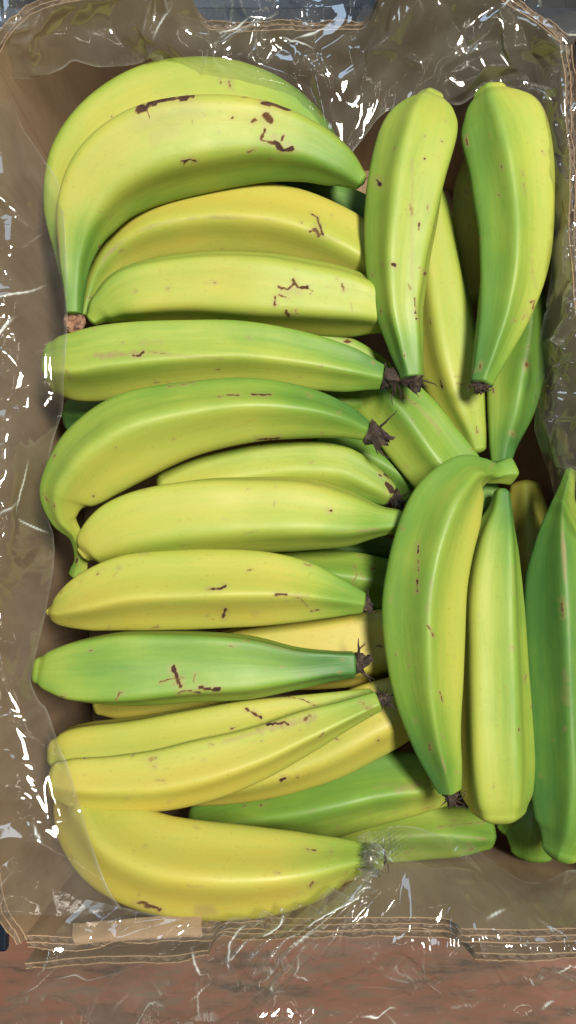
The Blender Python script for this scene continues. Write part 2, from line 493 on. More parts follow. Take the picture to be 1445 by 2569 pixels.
def banana(label, pts, z, rip, roll=0.0, ends=(0.0, 0.0), side=0.0, side_at=0.0, p=7.0, tip=None, tip_r=None, stem=None, strokes=(), bruises=(),
           res=(290, 116), cap=(0.55, 0.55), bend=None, crown=None, seed=0, squash=1.0, specks=9, fil=4):
    """pts: photograph pixels (x, y, half width) from the stalk end to the blossom end; z: height of the middle line"""
    zs = np.broadcast_to(z, len(pts)) if np.ndim(z) == 0 else np.array(z)
    ctrl = []
    flat = np.array(pts, float)[:, :2]
    tn = np.gradient(flat, axis=0); tn /= np.linalg.norm(tn, axis=1)[:, None]
    for (x, y, hw), zz, (tx, ty) in zip(pts, zs, tn):
        q = P(x, y, zz)
        off = (-(x - W / 2) * ty + (y - H / 2) * tx) / F        # a round thing seen off the lens axis looks stretched
        ctrl.append((*q, hw * float(depth(q)) / F / math.sqrt(1 + off * off)))
    nu, nv = res
    c, s = catmull(ctrl, nu, 3)
    r = np.maximum(c[:, 3], 0.0015)
    spine = c[:, :3]
    # rounded ends
    tan = np.gradient(spine, axis=0); tan /= np.linalg.norm(tan, axis=1)[:, None]
    k = 9
    th = np.linspace(0, math.pi / 2, k + 1)[1:]
    pre = [(spine[0] - tan[0] * r[0] * cap[0] * math.sin(a), r[0] * max(math.cos(a), 0.03)) for a in th][::-1]
    post = [(spine[-1] + tan[-1] * r[-1] * cap[1] * math.sin(a), r[-1] * max(math.cos(a), 0.03)) for a in th]
    spine = np.vstack([[q[0] for q in pre], spine, [q[0] for q in post]])
    r = np.concatenate([[q[1] for q in pre], r, [q[1] for q in post]])
    tan = np.vstack([np.repeat(tan[:1], k, 0), tan, np.repeat(tan[-1:], k, 0)])
    nu = len(r)
    s = np.concatenate([[0], np.cumsum(np.linalg.norm(np.diff(spine, axis=0), axis=1))])
    u = s / s[-1]
    vw = CAM - spine
    sd = np.cross(tan, vw); sd /= np.linalg.norm(sd, axis=1)[:, None]
    up = np.cross(sd, tan)
    g = np.random.default_rng(100 + seed)
    phi = np.linspace(-math.pi, math.pi, nv, endpoint=False)
    phi = phi - 0.42 * np.sin(phi)                             # finer on the upper side, where the marks are
    facet = np.radians(roll + 36 + np.arange(5) * 72 + g.uniform(-7, 7, 5))
    tot = sum(np.maximum(0, np.cos(phi[None, :] - (a + 0.25 * (u[:, None] - 0.5) * g.uniform(-1, 1)))) ** p for a in facet)
    prof = 1.0 / tot ** (1.0 / p)
    prof = prof / prof.mean()
    sharp = 0.55 + 0.45 * smooth(0.02, 0.14, u) * smooth(1.0, 0.9, u)
    prof = 1 + (prof - 1) * sharp[:, None] * 1.55
    wob = 1 + (vnoise(u[:, None] * 7 + 0 * phi, phi[None, :] * 0.8 + 0 * u[:, None], seed + 40) - 0.5) * 0.045
    rad = r[:, None] * prof * wob
    V = spine[:, None] + rad[..., None] * (np.cos(phi)[None, :, None] * up[:, None] * squash + np.sin(phi)[None, :, None] * sd[:, None])
    X, Y = to_px(V)
    upn = np.cos(phi)[None, :] + 0 * X + 0.25
    # ripeness 0 yellow .. 1 green
    R = rip + ends[0] * smooth(0.28, 0.02, u)[:, None] + ends[1] * smooth(0.68, 0.97, u)[:, None]
    R = R + side * np.cos(phi - math.radians(side_at))[None, :]  # one flank greener; on some bananas this puts its shade into the colour
    ridge = (prof - 1) / max(1e-6, (prof - 1).max())
    R = R + 0.05 * ridge + (vnoise(s[:, None] * 22 + 0 * phi, phi[None, :] * 1.6 + 0 * s[:, None], seed + 3) - 0.5) * 0.16
    strokes = list(strokes)
    for _ in range(specks):
        i = int(g.integers(15, nu - 15)); j = int(g.integers(-nv // 5, nv // 5)) % nv
        ln = g.uniform(2, 13); an = math.atan2(Y[i + 3, j] - Y[i - 3, j], X[i + 3, j] - X[i - 3, j]) + g.normal(0, 0.35)
        strokes.append(([(X[i, j], Y[i, j]), (X[i, j] + ln * math.cos(an), Y[i, j] + ln * math.sin(an))], g.uniform(1.0, 2.6), g.uniform(0.4, 0.95)))
    S = stroke_mask(X, Y, upn, strokes, seed + 11)
    Bz = stroke_mask(X, Y, upn, bruises, seed + 17, True) if bruises else np.zeros_like(S)
    Bz = np.maximum(Bz, stroke_mask(X, Y, upn, [(q, w_ * 1.9 + 1.5, i_ * 0.45) for q, w_, i_ in strokes], seed + 23, True))
    base = P(*[np.mean([q[k] for q in pts]) for k in (0, 1)], float(np.mean(zs)) - float(np.max(r)))
    e = empty('banana', base, label, 'banana', 'bananas piled in the box')
    along = np.stack([s[:, None] + 0 * phi, phi[None, :] * 0.018 + 0 * s[:, None], 0 * X], -1)

    def piece(nm, i0, i1, lab=None):
        o = mesh_obj(nm, V[i0:i1].reshape(-1, 3), grid_faces(i1 - i0, nv, True)[:, ::-1].tolist() +
                     ([list(range(nv))] if i0 == 0 else []) + ([list(range((i1 - i0) * nv - 1, (i1 - i0 - 1) * nv - 1, -1))] if i1 == nu else []), PEEL)
        attr(o, 'ripeness_shade', np.clip(R[i0:i1], 0, 1).ravel())
        attr(o, 'scar', np.clip(S[i0:i1], 0, 1).ravel())
        attr(o, 'ridge', (np.clip(ridge[i0:i1], 0, 1) ** 3).ravel())
        attr(o, 'bruise', np.clip(Bz[i0:i1], 0, 1).ravel())
        a = o.data.attributes.new('along', 'FLOAT_VECTOR', 'POINT')
        a.data.foreach_set('vector', along[i0:i1].reshape(-1).astype(np.float32))
        adopt(o, e)
        return o
    if stem:
        ks = int(np.searchsorted(u, stem))
        piece('stem', 0, ks + 1)
        piece('peel', ks, nu)
    else:
        piece('peel', 0, nu)
    if tip:
        adopt(dried_tip(spine[-6], tan[-1], (tip_r or pts[-1][2]) * float(depth(spine[-1])) / F, tip, seed, fil), e)
    if crown:
        adopt(cut_crown(*crown, seed), e)
    return e


def dried_tip(at, d, r, length, seed, nf):
    """shrivelled flower end: ragged collar with torn points and a few curled threads, one mesh"""
    g = np.random.default_rng(500 + seed)
    sd = np.cross(d, [0, 0, 1.0]); sd /= np.linalg.norm(sd); up = np.cross(sd, d)
    m, rings = 14, 7
    V, Fc = [], []
    L = r * length
    bent = g.uniform(-0.5, 0.5) * sd + g.uniform(-0.2, 0.3) * up
    for k in range(rings):
        f = k / (rings - 1)
        cc = at + d * (L * f) + bent * L * f * f * 0.8
        for j in range(m):
            a = 2 * math.pi * j / m
            rr = r * (0.80 - 0.55 * f + 0.10 * math.sin(3 * a + seed)) * (0.75 + 0.5 * g.random())
            V.append(cc + rr * (math.cos(a) * up + math.sin(a) * sd) + d * (g.uniform(-0.16, 0.22) * L * f))
    Fc += grid_faces(rings, m, True).tolist() + [list(range(m)), list(range(rings * m - 1, (rings - 1) * m - 1, -1))]
    for _ in range(nf):
        a = g.uniform(-1.5, 1.5)
        dir_ = d * g.uniform(0.1, 1.0) + sd * math.sin(a) * 1.3 + up * g.uniform(0.0, 0.35)
        dir_ /= np.linalg.norm(dir_)
        q = at + d * L * g.uniform(0.1, 0.7) + sd * math.sin(a) * r * 0.5 + up * r * 0.35
        ln = r * g.uniform(0.7, 1.7); w = r * g.uniform(0.07, 0.15); i0 = len(V)
        for k in range(7):
            for b in range(4):
                ang = b * math.pi / 2
                V.append(q + w * (1 - k / 7.5) * (math.cos(ang) * np.cross(dir_, up) + math.sin(ang) * up))
            dir_ = dir_ + g.normal(0, 0.28, 3) * [1, 1, 0.3]; dir_ /= np.linalg.norm(dir_)
            q = q + dir_ * ln / 6
        Fc += (grid_faces(7, 4, True) + i0).tolist()
    return mesh_obj('blossom_tip', V, Fc, DRIED, None, False)


def cut_crown(px, py, z, w, h, seed):
    """rough brown cut where the stalks were joined"""
    g = np.random.default_rng(900 + seed)
    c = P(px, py, z); k = float(depth(c)) / F
    V, m = [], 16
    prof = [(0.0, -0.5), (0.75, -0.5), (1.0, -0.2), (1.0, 0.25), (0.75, 0.5), (0.35, 0.42), (0.0, 0.36)]
    for rr, zz in prof:
        for j in range(m):
            a = 2 * math.pi * j / m
            q = 1 + g.uniform(-0.14, 0.14)
            V.append(c + np.array([math.cos(a) * rr * w * k * q, math.sin(a) * rr * h * k * q, zz * w * k + g.uniform(-0.08, 0.1) * w * k]))
    return mesh_obj('crown', V, grid_faces(len(prof), m, True).tolist(), CROWN, None, False)


LO = (130, 72)
# --- long pile, from the far end of the box towards the torn end
banana('yellow banana tucked behind the big scarred banana, its far side under the plastic',
       [(186, 760, 20), (172, 640, 34), (160, 520, 52), (190, 410, 74), (262, 322, 88), (362, 258, 92), (480, 232, 92), (585, 236, 90), (690, 275, 82), (780, 345, 62), (840, 430, 34)],
       0.154, 0.20, 10, (0.25, 0.45), 0.22, -90, seed=1, cap=(0.3, 0.6),
       strokes=[([(575, 205), (578, 215)], 5, 0.8), ([(552, 200), (554, 208)], 3, 0.8), ([(280, 293)], 2, 0.9)])
banana('big curved banana with a long brown scrape and dark blotches along its crest',
       [(186, 786, 20), (186, 720, 27), (190, 640, 42), (212, 545, 74), (272, 450, 103), (375, 385, 119), (515, 352, 115), (650, 346, 99), (768, 372, 74), (850, 412, 51), (903, 452, 24)],
       [0.170, 0.171, 0.173, 0.176, 0.179, 0.180, 0.180, 0.179, 0.177, 0.174, 0.171], 0.34, 20, (0.42, 0.30), 0.16, 100, tip=0.5, tip_r=12, fil=3, seed=2, cap=(0.2, 0.5), stem=0.12, crown=(187, 808, 0.166, 27, 30),
       strokes=[([(348, 276), (400, 252), (480, 242)], 9, 0.85), ([(370, 282), (376, 295)], 2, .8), ([(400, 270), (404, 280)], 2, .7), ([(660, 258), (700, 266), (725, 274)], 7, .9),
                ([(668, 292), (676, 306)], 10, .85), ([(640, 300), (634, 306)], 5, .8), ([(664, 325), (655, 350), (690, 360)], 4, .85), ([(690, 355), (712, 378), (730, 372)], 8, .95), ([(712, 340), (706, 352)], 4, .8),
                ([(640, 374), (620, 382)], 3, .7), ([(458, 404), (480, 400), (492, 403)], 4, .95), ([(462, 410), (466, 402)], 4, .9), ([(512, 288)], 2, .8), ([(482, 300), (484, 310)], 2, .6), ([(250, 532)], 2, .7)],
       bruises=[([(370, 300), (460, 280)], 40, 0.28), ([(390, 345), (440, 320)], 22, 0.22)])
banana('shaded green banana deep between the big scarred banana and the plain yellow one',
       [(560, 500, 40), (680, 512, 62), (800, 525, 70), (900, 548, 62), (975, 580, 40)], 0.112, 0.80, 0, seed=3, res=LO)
banana('smooth yellow banana with one ringed dark scar, lying under the big curved one',
       [(212, 792, 16), (226, 740, 24), (252, 680, 44), (305, 622, 64), (395, 578, 82), (530, 556, 88), (670, 560, 90), (790, 592, 86), (900, 645, 76), (965, 700, 46)],
       0.147, 0.12, -8, (0.40, 0.06), 0.05, 60, seed=4, cap=(0.2, 0.6), stem=0.11,
       strokes=[([(782, 537), (795, 545), (812, 592)], 3, .95), ([(790, 575), (800, 590)], 7, .75), ([(778, 580)], 4, .9), ([(756, 560)], 3, .8), ([(825, 595), (855, 604)], 1.6, .5), ([(830, 540)], 3, .6)],
       bruises=[([(795, 570)], 14, .4)])
banana('pale banana with a star-shaped brown scar around a white spot',
       [(232, 800, 20), (262, 772, 44), (335, 738, 72), (480, 722, 86), (650, 730, 95), (800, 745, 87), (900, 762, 72), (965, 782, 50)],
       0.163, 0.24, 26, (0.28, 0.08), -0.06, 100, seed=5,
       strokes=[([(735, 703), (750, 722), (770, 720)], 5, .85), ([(700, 720), (722, 728), (738, 712)], 4, .8), ([(690, 745), (690, 765)], 4, .9), ([(700, 740), (716, 745)], 4, .8), ([(716, 780), (724, 792)], 5, .8),
                ([(770, 722), (785, 730), (778, 738)], 2, .6), ([(858, 712), (862, 728)], 4, .7), ([(845, 700)], 3, .7), ([(880, 760), (884, 782)], 1.5, .6), ([(742, 778)], 2, .9)],
       bruises=[([(735, 725)], 20, .5), ([(380, 790), (480, 795)], 9, .3)])
banana('short green banana behind the ridged green one, showing only its upper edge',
       [(560, 880, 50), (700, 880, 62), (820, 895, 62), (915, 925, 50), (985, 955, 28)], 0.138, 0.52, 10, (0, .15), seed=6, res=LO,
       strokes=[([(865, 855), (878, 858), (870, 852)], 4, .95), ([(842, 843)], 3, .7)])
banana('long ridged green banana with a grey streak on its ridge, reaching under the plastic',
       [(142, 920, 66), (165, 919, 79), (205, 916, 88), (280, 905, 93), (420, 892, 87), (600, 886, 76), (760, 905, 65), (870, 926, 52), (940, 942, 35), (955, 945, 31)],
       0.168, 0.40, 4, (0.0, 0.30), 0.12, -90, p=11, tip=1.5, tip_r=40, fil=6, seed=7, cap=(0.5, 0.25),
       strokes=[([(335, 892), (352, 893), (360, 882)], 3.5, .95), ([(375, 882), (420, 888)], 2.2, .7), ([(630, 850), (620, 846)], 2.5, .6), ([(165, 930), (175, 950)], 3, .6), ([(540, 927), (552, 927)], 1.2, .8)],
       bruises=[([(245, 892), (350, 888)], 8, .75), ([(355, 862), (400, 856)], 9, .3), ([(360, 885), (560, 900)], 4, .4)])
banana('low green banana wedged beneath the ridged green one, dried flower at its end',
       [(640, 1010, 55), (760, 1006, 60), (860, 1012, 48), (922, 1012, 30)], 0.132, 0.50, 0, (0, .1), tip=1.6, tip_r=20, fil=4, seed=8, res=LO)
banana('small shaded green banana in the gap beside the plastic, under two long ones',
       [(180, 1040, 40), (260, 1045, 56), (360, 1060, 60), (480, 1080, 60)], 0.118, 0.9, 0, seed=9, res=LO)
banana('strongly bent glossy green banana whose stalk hooks back under its thick end',
       [(196, 1440, 24), (203, 1400, 17), (190, 1345, 17), (160, 1300, 34), (163, 1245, 66), (205, 1190, 92), (262, 1140, 106), (350, 1092, 110), (480, 1056, 93), (620, 1036, 81), (750, 1040, 66), (850, 1057, 46), (915, 1080, 27)],
       [0.150, 0.155, 0.165, 0.172, 0.174, 0.174, 0.174, 0.174, 0.174, 0.174, 0.173, 0.172, 0.171], 0.42, -14, (0.10, 0.32), 0.20, -110, tip=1.6, tip_r=38, fil=6, seed=10, cap=(0.2, 0.3), stem=0.10,
       strokes=[([(570, 990), (600, 992)], 2.5, .8), ([(630, 990), (680, 990)], 3, .85), ([(645, 1102), (680, 1100), (700, 1098)], 4, .95), ([(420, 970), (490, 960)], 2, .7), ([(235, 1245)], 3, .95), ([(108, 1240), (122, 1258)], 2, .9), ([(545, 995), (560, 994)], 1.5, .7)])
banana('yellow-green banana half hidden below the strongly bent one, brown frayed end',
       [(420, 1225, 46), (560, 1192, 60), (720, 1172, 64), (850, 1178, 60), (930, 1214, 44), (972, 1238, 30)], 0.147, 0.36, 12, (0, .22), tip=1.3, tip_r=28, fil=4, seed=11,
       strokes=[([(960, 1180), (975, 1200)], 5, .8), ([(950, 1190), (958, 1196)], 3, .8), ([(970, 1215), (985, 1235)], 7, .85)])
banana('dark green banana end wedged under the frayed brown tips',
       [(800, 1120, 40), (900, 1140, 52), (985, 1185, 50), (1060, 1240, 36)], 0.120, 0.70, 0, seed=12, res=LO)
banana('thick short-looking green banana with a blunt square end, pointing under the curved green one',
       [(918, 940, 40), (962, 990, 72), (1012, 1045, 80), (1070, 1122, 82), (1132, 1200, 80), (1190, 1280, 70)], 0.134, 0.52, 2, (0, .1), 0.10, -60, p=11, seed=13, cap=(.6, .5),
       strokes=[([(1010, 990), (1035, 1010), (1042, 1014)], 2, .7), ([(1098, 1083)], 3, .7), ([(1104, 1080)], 2, .7)],
       bruises=[([(995, 985), (1050, 1020), (1100, 1075)], 5, .45)])
banana('plump yellow-green banana with glossy flecks at mid length and a plain pointed neck',
       [(212, 1388, 22), (236, 1370, 56), (312, 1332, 85), (430, 1306, 98), (600, 1292, 98), (750, 1290, 92), (870, 1302, 70), (950, 1308, 40), (1000, 1308, 30)],
       0.166, 0.27, 20, (0.0, 0.26), 0.04, 90, seed=14, cap=(.5, .5),
       strokes=[([(825, 1281), (831, 1281)], 4, .9), ([(615, 1338), (645, 1332)], 1.6, .7), ([(690, 1258), (686, 1270)], 2, .5), ([(618, 1228), (630, 1226)], 2, .5), ([(690, 1222)], 3, .5)])
banana('green banana with a scratched end peeking out below the plump yellow-green one',
       [(600, 1425, 50), (760, 1436, 62), (880, 1452, 70), (1000, 1475, 66)], 0.130, 0.55, 0, (0, .2), seed=15, res=LO,
       strokes=[([(888, 1415), (895, 1440), (890, 1455)], 2, .7), ([(905, 1440), (912, 1450)], 2, .7), ([(770, 1416), (780, 1420)], 5, .6), ([(885, 1450), (888, 1470)], 2, .8), ([(900, 1395), (915, 1400)], 3, .5)])
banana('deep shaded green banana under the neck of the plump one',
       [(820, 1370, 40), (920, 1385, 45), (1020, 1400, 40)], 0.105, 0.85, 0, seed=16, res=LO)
banana('spindle-shaped yellow banana with a pale ridge along its middle and brown nicks',
       [(122, 1535, 8), (150, 1533, 38), (220, 1514, 70), (330, 1490, 91), (470, 1484, 95), (620, 1481, 90), (750, 1486, 72), (850, 1502, 44), (908, 1513, 26)],
       0.168, 0.14, 3, (0.0, 0.42), -0.05, 90, p=11, tip=0.8, fil=4, seed=17, cap=(.8, .35),
       strokes=[([(520, 1478), (550, 1478), (566, 1470)], 4, .9), ([(566, 1528), (560, 1548)], 4.5, .9), ([(520, 1545)], 5, .6), ([(535, 1553)], 3, .6), ([(692, 1492), (720, 1492)], 4, .8), ([(735, 1497), (755, 1502), (772, 1522)], 2, .8),
                ([(780, 1533), (800, 1530)], 2.5, .8), ([(620, 1432), (635, 1428)], 3, .7), ([(297, 1425)], 3, .8), ([(258, 1428)], 2, .8), ([(285, 1445), (295, 1432)], 1.5, .5), ([(765, 1415), (780, 1420)], 4, .6), ([(350, 1390), (375, 1389)], 1.5, .8), ([(275, 1570), (270, 1585)], 2, .5)],
       bruises=[([(690, 1490), (770, 1495)], 6, .4), ([(640, 1540)], 10, .25)])
banana('yellow banana lying under the flat green one and running beneath the curved green one',
       [(500, 1660, 50), (600, 1648, 74), (740, 1640, 88), (870, 1627, 92), (985, 1605, 88), (1080, 1590, 60)], 0.130, 0.02, 30, seed=18, res=(170, 90),
       strokes=[([(945, 1620), (958, 1622)], 3, .9), ([(900, 1630), (915, 1615)], 2.5, .8), ([(890, 1560)], 3, .5), ([(915, 1632), (925, 1630)], 1.5, .7)])
banana('flat-sided bright green banana with a cross-shaped brown cut and a black ragged tip',
       [(106, 1682, 40), (135, 1683, 60), (210, 1681, 84), (330, 1675, 96), (480, 1669, 90), (620, 1671, 80), (740, 1674, 53), (830, 1669, 37), (885, 1667, 34)],
       0.174, 0.50, 34, (-0.08, 0.38), 0.10, 0, p=11, tip=1.1, fil=6, seed=19, cap=(.6, .3),
       strokes=[([(434, 1675), (446, 1705), (452, 1720)], 7, .9), ([(400, 1712), (430, 1702), (462, 1700)], 2.5, .85), ([(490, 1690), (486, 1710)], 3, .7), ([(447, 1738), (470, 1732), (500, 1738)], 3.5, .9), ([(500, 1725), (525, 1728), (550, 1728)], 5.5, .9),
                ([(290, 1756), (300, 1740), (308, 1738)], 2.5, .85), ([(300, 1738)], 4, .8), ([(575, 1620), (600, 1619)], 2, .7), ([(612, 1607), (624, 1607)], 2, .7), ([(120, 1630), (110, 1642)], 2, .7), ([(860, 1655)], 2, .7)])
banana('dull yellow banana lying low beneath the flat-sided green one',
       [(250, 1765, 30), (320, 1755, 58), (450, 1742, 72), (600, 1730, 74)], 0.122, 0.10, 0, seed=20, res=LO)
banana('olive-yellow banana pressed against the pale smudged one, on its side towards the flat green one',
       [(148, 1892, 46), (195, 1884, 66), (330, 1874, 74), (480, 1850, 74), (620, 1818, 65), (740, 1790, 48), (850, 1765, 32), (930, 1746, 20)],
       0.157, 0.16, 20, (0.0, 0.30), 0, 0, p=9, seed=37, cap=(.6, .4),
       strokes=[([(618, 1780), (655, 1800)], 4.5, .85), ([(580, 1828), (588, 1826)], 3, .85), ([(700, 1745), (760, 1755), (800, 1775)], 2, .85)])
banana('pale yellow banana with a glossy side and a smudged grey neck ending in black threads',
       [(150, 1955, 50), (190, 1958, 62), (270, 1960, 68), (400, 1951, 76), (520, 1925, 77), (650, 1884, 66), (770, 1832, 53), (860, 1795, 37), (930, 1766, 28), (945, 1760, 27)],
       0.173, 0.14, 18, (-0.06, 0.36), -0.06, 70, p=9, tip=1.1, fil=8, seed=21, cap=(.6, .3),
       strokes=[([(670, 1818), (715, 1812), (722, 1818)], 4.5, .9), ([(378, 1905), (390, 1902)], 7, .55), ([(385, 1920)], 7, .5), ([(392, 1958), (412, 1958)], 3.5, .5),
                ([(525, 1868), (535, 1868)], 4, .5), ([(765, 1806), (775, 1796)], 6, .7), ([(905, 1760), (912, 1765)], 5, .55), ([(920, 1778), (935, 1775)], 5, .55), ([(800, 1850), (812, 1838)], 2, .7), ([(705, 1822), (712, 1832)], 2, .6), ([(752, 1832)], 2, .8)],
       bruises=[([(650, 1832), (720, 1816), (790, 1800)], 11, .6), ([(560, 1862), (640, 1838)], 6, .4)])
banana('clear yellow banana under the pale two-toned one, running beneath the curved green one',
       [(450, 1985, 40), (560, 1955, 66), (680, 1918, 84), (810, 1866, 92), (930, 1805, 92), (1040, 1755, 76)], 0.136, 0.10, 18, seed=22, res=(190, 96),
       strokes=[([(705, 1956), (715, 1954)], 5, .95), ([(745, 1950)], 2.5, .8), ([(835, 1848), (850, 1856)], 3, .8), ([(948, 1857)], 3, .85), ([(730, 1712), (760, 1716)], 2, .5), ([(885, 1717)], 4, .5)])
banana('broad green banana with a brown-scuffed end, low between the clear yellow one and the plastic',
       [(500, 2070, 55), (640, 2044, 80), (790, 2012, 96), (930, 1978, 90), (1040, 1965, 76), (1125, 1968, 50)], 0.124, 0.58, 12, (0.05, -0.10), 0.1, -70, p=10, seed=23, res=(190, 96),
       strokes=[([(655, 2020)], 3.5, .8), ([(664, 2016)], 2.5, .7), ([(958, 1966), (966, 1964)], 4, .35), ([(1060, 2030), (1090, 2020)], 2, .6)],
       bruises=[([(1000, 1980), (1060, 1965)], 9, .5), ([(940, 1975), (1000, 1965)], 6, .25)])
banana('green banana lowest at the torn end, half under the crumpled plastic',
       [(800, 2130, 50), (930, 2098, 66), (1060, 2082, 70), (1160, 2085, 62), (1222, 2092, 40)], 0.100, 0.50, 8, (0, .1), seed=24, res=(150, 84),
       strokes=[([(1100, 2075), (1180, 2066), (1215, 2062)], 2.5, .6)])
banana('large yellow banana lying along the torn end of the box, dark cut tip',
       [(205, 1975, 72), (222, 2018, 90), (252, 2072, 106), (305, 2126, 116), (400, 2166, 121), (520, 2183, 122), (650, 2185, 113), (760, 2176, 92), (850, 2160, 62), (925, 2150, 36), (955, 2148, 31)],
       [0.146, 0.152, 0.163, 0.174, 0.181, 0.184, 0.184, 0.184, 0.184, 0.184, 0.184], 0.06, 10, (0.0, 0.40), -0.05, 90, seed=25, cap=(.5, .3), tip=0.35, tip_r=26, fil=1,
       strokes=[([(770, 2131), (790, 2134)], 4, .8), ([(785, 2213), (778, 2222)], 4, .7), ([(345, 2264), (370, 2270), (400, 2282)], 7, .8), ([(470, 2223), (510, 2224)], 1.6, .6), ([(860, 2222), (890, 2210), (930, 2195)], 5, .7), ([(690, 2255), (760, 2240)], 2, .35)],
       bruises=[([(500, 2285), (540, 2290)], 14, .5), ([(860, 2215), (930, 2190)], 9, .5)])
# --- bananas standing across, along the other long side
banana('shaded yellow banana in the dark gap between the two upright green ones',
       [(1205, 400, 40), (1212, 480, 66), (1226, 600, 74), (1242, 740, 66)], 0.122, 0.20, 0, seed=26, res=LO)
banana('slim yellow banana underneath, between the two upright green ones',
       [(1040, 420, 40), (1062, 520, 60), (1086, 640, 66), (1110, 780, 74), (1132, 900, 78), (1158, 1000, 64), (1184, 1075, 40), (1198, 1125, 24)], 0.143, 0.26, 18, (0.1, 0.1), 0.14, -90, seed=27,
       strokes=[([(1140, 945), (1165, 945)], 3, .45), ([(1145, 962), (1165, 963)], 3, .5), ([(1105, 955), (1110, 972)], 3, .8), ([(1195, 1070), (1197, 1085)], 3, .7), ([(1172, 1000), (1174, 1012)], 2, .6), ([(1155, 965), (1168, 964)], 1.5, .8)])
banana('green banana under the upright one with the folded side, joined to a short green stalk',
       [(1256, 1160, 26), (1262, 1110, 38), (1278, 1030, 60), (1292, 930, 71), (1310, 820, 68), (1318, 700, 60), (1310, 600, 40)], 0.146, 0.58, 16, (0.16, -0.05), 0.16, 70, seed=28, cap=(.3, .5), stem=.1,
       strokes=[([(1320, 905), (1322, 920)], 5, .8), ([(1283, 1088), (1290, 1090)], 4, .95), ([(1325, 870)], 3, .8), ([(1236, 975), (1240, 985)], 4, .7)])
banana('upright green banana with scattered black specks, its neck meeting the thick blunt one',
       [(1078, 252, 34), (1068, 285, 66), (1050, 345, 90), (1027, 440, 93), (1011, 550, 88), (1001, 660, 77), (1003, 770, 58), (1018, 860, 43), (1030, 925, 31), (1033, 945, 28)],
       0.174, 0.44, 16, (-0.10, 0.30), 0.10, 90, p=10, tip=1.0, tip_r=33, fil=5, seed=29, cap=(.7, .3), specks=10,
       strokes=[([(946, 452), (955, 462)], 7, .9), ([(1030, 515), (1033, 540)], 5, .55), ([(1052, 560), (1050, 575)], 3.5, .8), ([(1072, 515), (1073, 530)], 3, .7), ([(985, 664), (992, 666)], 5, .9), ([(1066, 688)], 5, .8), ([(1024, 712), (1030, 725)], 4, .5), ([(1040, 745), (1042, 785)], 1.8, .85),
                ([(1041, 785)], 4, .95), ([(1045, 800)], 4, .9), ([(1108, 355)], 3, .95), ([(1064, 398)], 2.5, .95), ([(1065, 341)], 2, .9), ([(1051, 672)], 2.5, .8), ([(1036, 560), (1034, 720)], 1.2, .4)],
       bruises=[([(1035, 400), (1032, 700)], 4, .4)])
banana('upright green banana with one dark folded side and a rusty scratch near its neck',
       [(1228, 240, 40), (1236, 272, 68), (1254, 335, 94), (1274, 440, 95), (1285, 560, 88), (1280, 680, 80), (1262, 780, 65), (1236, 870, 47), (1213, 940, 32), (1208, 960, 30)],
       0.176, 0.46, -8, (-0.06, 0.30), 0.22, 75, p=12, tip=0.7, fil=4, seed=30, cap=(.7, .3), specks=9,
       strokes=[([(1168, 345), (1172, 362)], 3.5, .95), ([(1310, 430), (1312, 440)], 3, .5), ([(1313, 460), (1317, 485)], 3.5, .5), ([(1205, 592), (1200, 608)], 3, .7), ([(1332, 650), (1338, 690), (1345, 720)], 2, .5), ([(1330, 758), (1340, 755), (1336, 775)], 4, .75),
                ([(1290, 802), (1292, 805)], 4, .6), ([(1312, 800), (1318, 780)], 3, .5), ([(1322, 790), (1326, 800)], 3, .6), ([(1206, 912), (1204, 925)], 3, .8), ([(1190, 930)], 3, .7), ([(1322, 870)], 3, .7)])
banana('curved green banana lying across the ends of the long pile, stalk hooked sideways',
       [(1272, 1182, 34), (1240, 1186, 26), (1205, 1184, 34), (1165, 1202, 60), (1118, 1272, 88), (1082, 1380, 96), (1062, 1500, 97), (1062, 1620, 91), (1072, 1740, 78), (1092, 1850, 58), (1114, 1930, 41), (1127, 1980, 29)],
       [0.160, 0.164, 0.170, 0.174, 0.176, 0.177, 0.177, 0.177, 0.176, 0.175, 0.173, 0.172], 0.42, -6, (0.14, 0.26), 0.20, 70, p=10, tip=1.1, fil=5, seed=31, cap=(.5, .3), stem=.10,
       strokes=[([(1050, 1370), (1048, 1386)], 4.5, .9), ([(1049, 1405), (1050, 1432)], 2.5, .7), ([(1047, 1455), (1047, 1485)], 3.5, .9), ([(1072, 1568), (1082, 1585), (1088, 1598)], 2.5, .8), ([(1086, 1594)], 3.5, .8), ([(1103, 1735), (1110, 1760)], 2, .9), ([(1078, 1865), (1079, 1880)], 3.5, .8), ([(1009, 1322), (1010, 1328)], 2.5, .6), ([(1066, 1520), (1070, 1540)], 1.5, .5), ([(1025, 1673)], 2.5, .8)])
banana('straight lime-green banana standing beside the curved one, its stalk cut flat',
       [(1260, 1240, 20), (1256, 1285, 31), (1240, 1370, 58), (1230, 1500, 79), (1233, 1640, 85), (1238, 1780, 89), (1243, 1900, 89), (1247, 1990, 80), (1250, 2030, 66)],
       0.163, 0.34, 30, (0.40, 0.02), 0.16, -80, p=9, seed=32, cap=(.8, .5), stem=.09,
       strokes=[([(1159, 1502), (1158, 1528)], 3, .9), ([(1283, 1622), (1290, 1626)], 2.5, .6), ([(1286, 1420), (1288, 1490)], 2.5, .4), ([(1284, 1620), (1284, 1630)], 1.5, .8)])
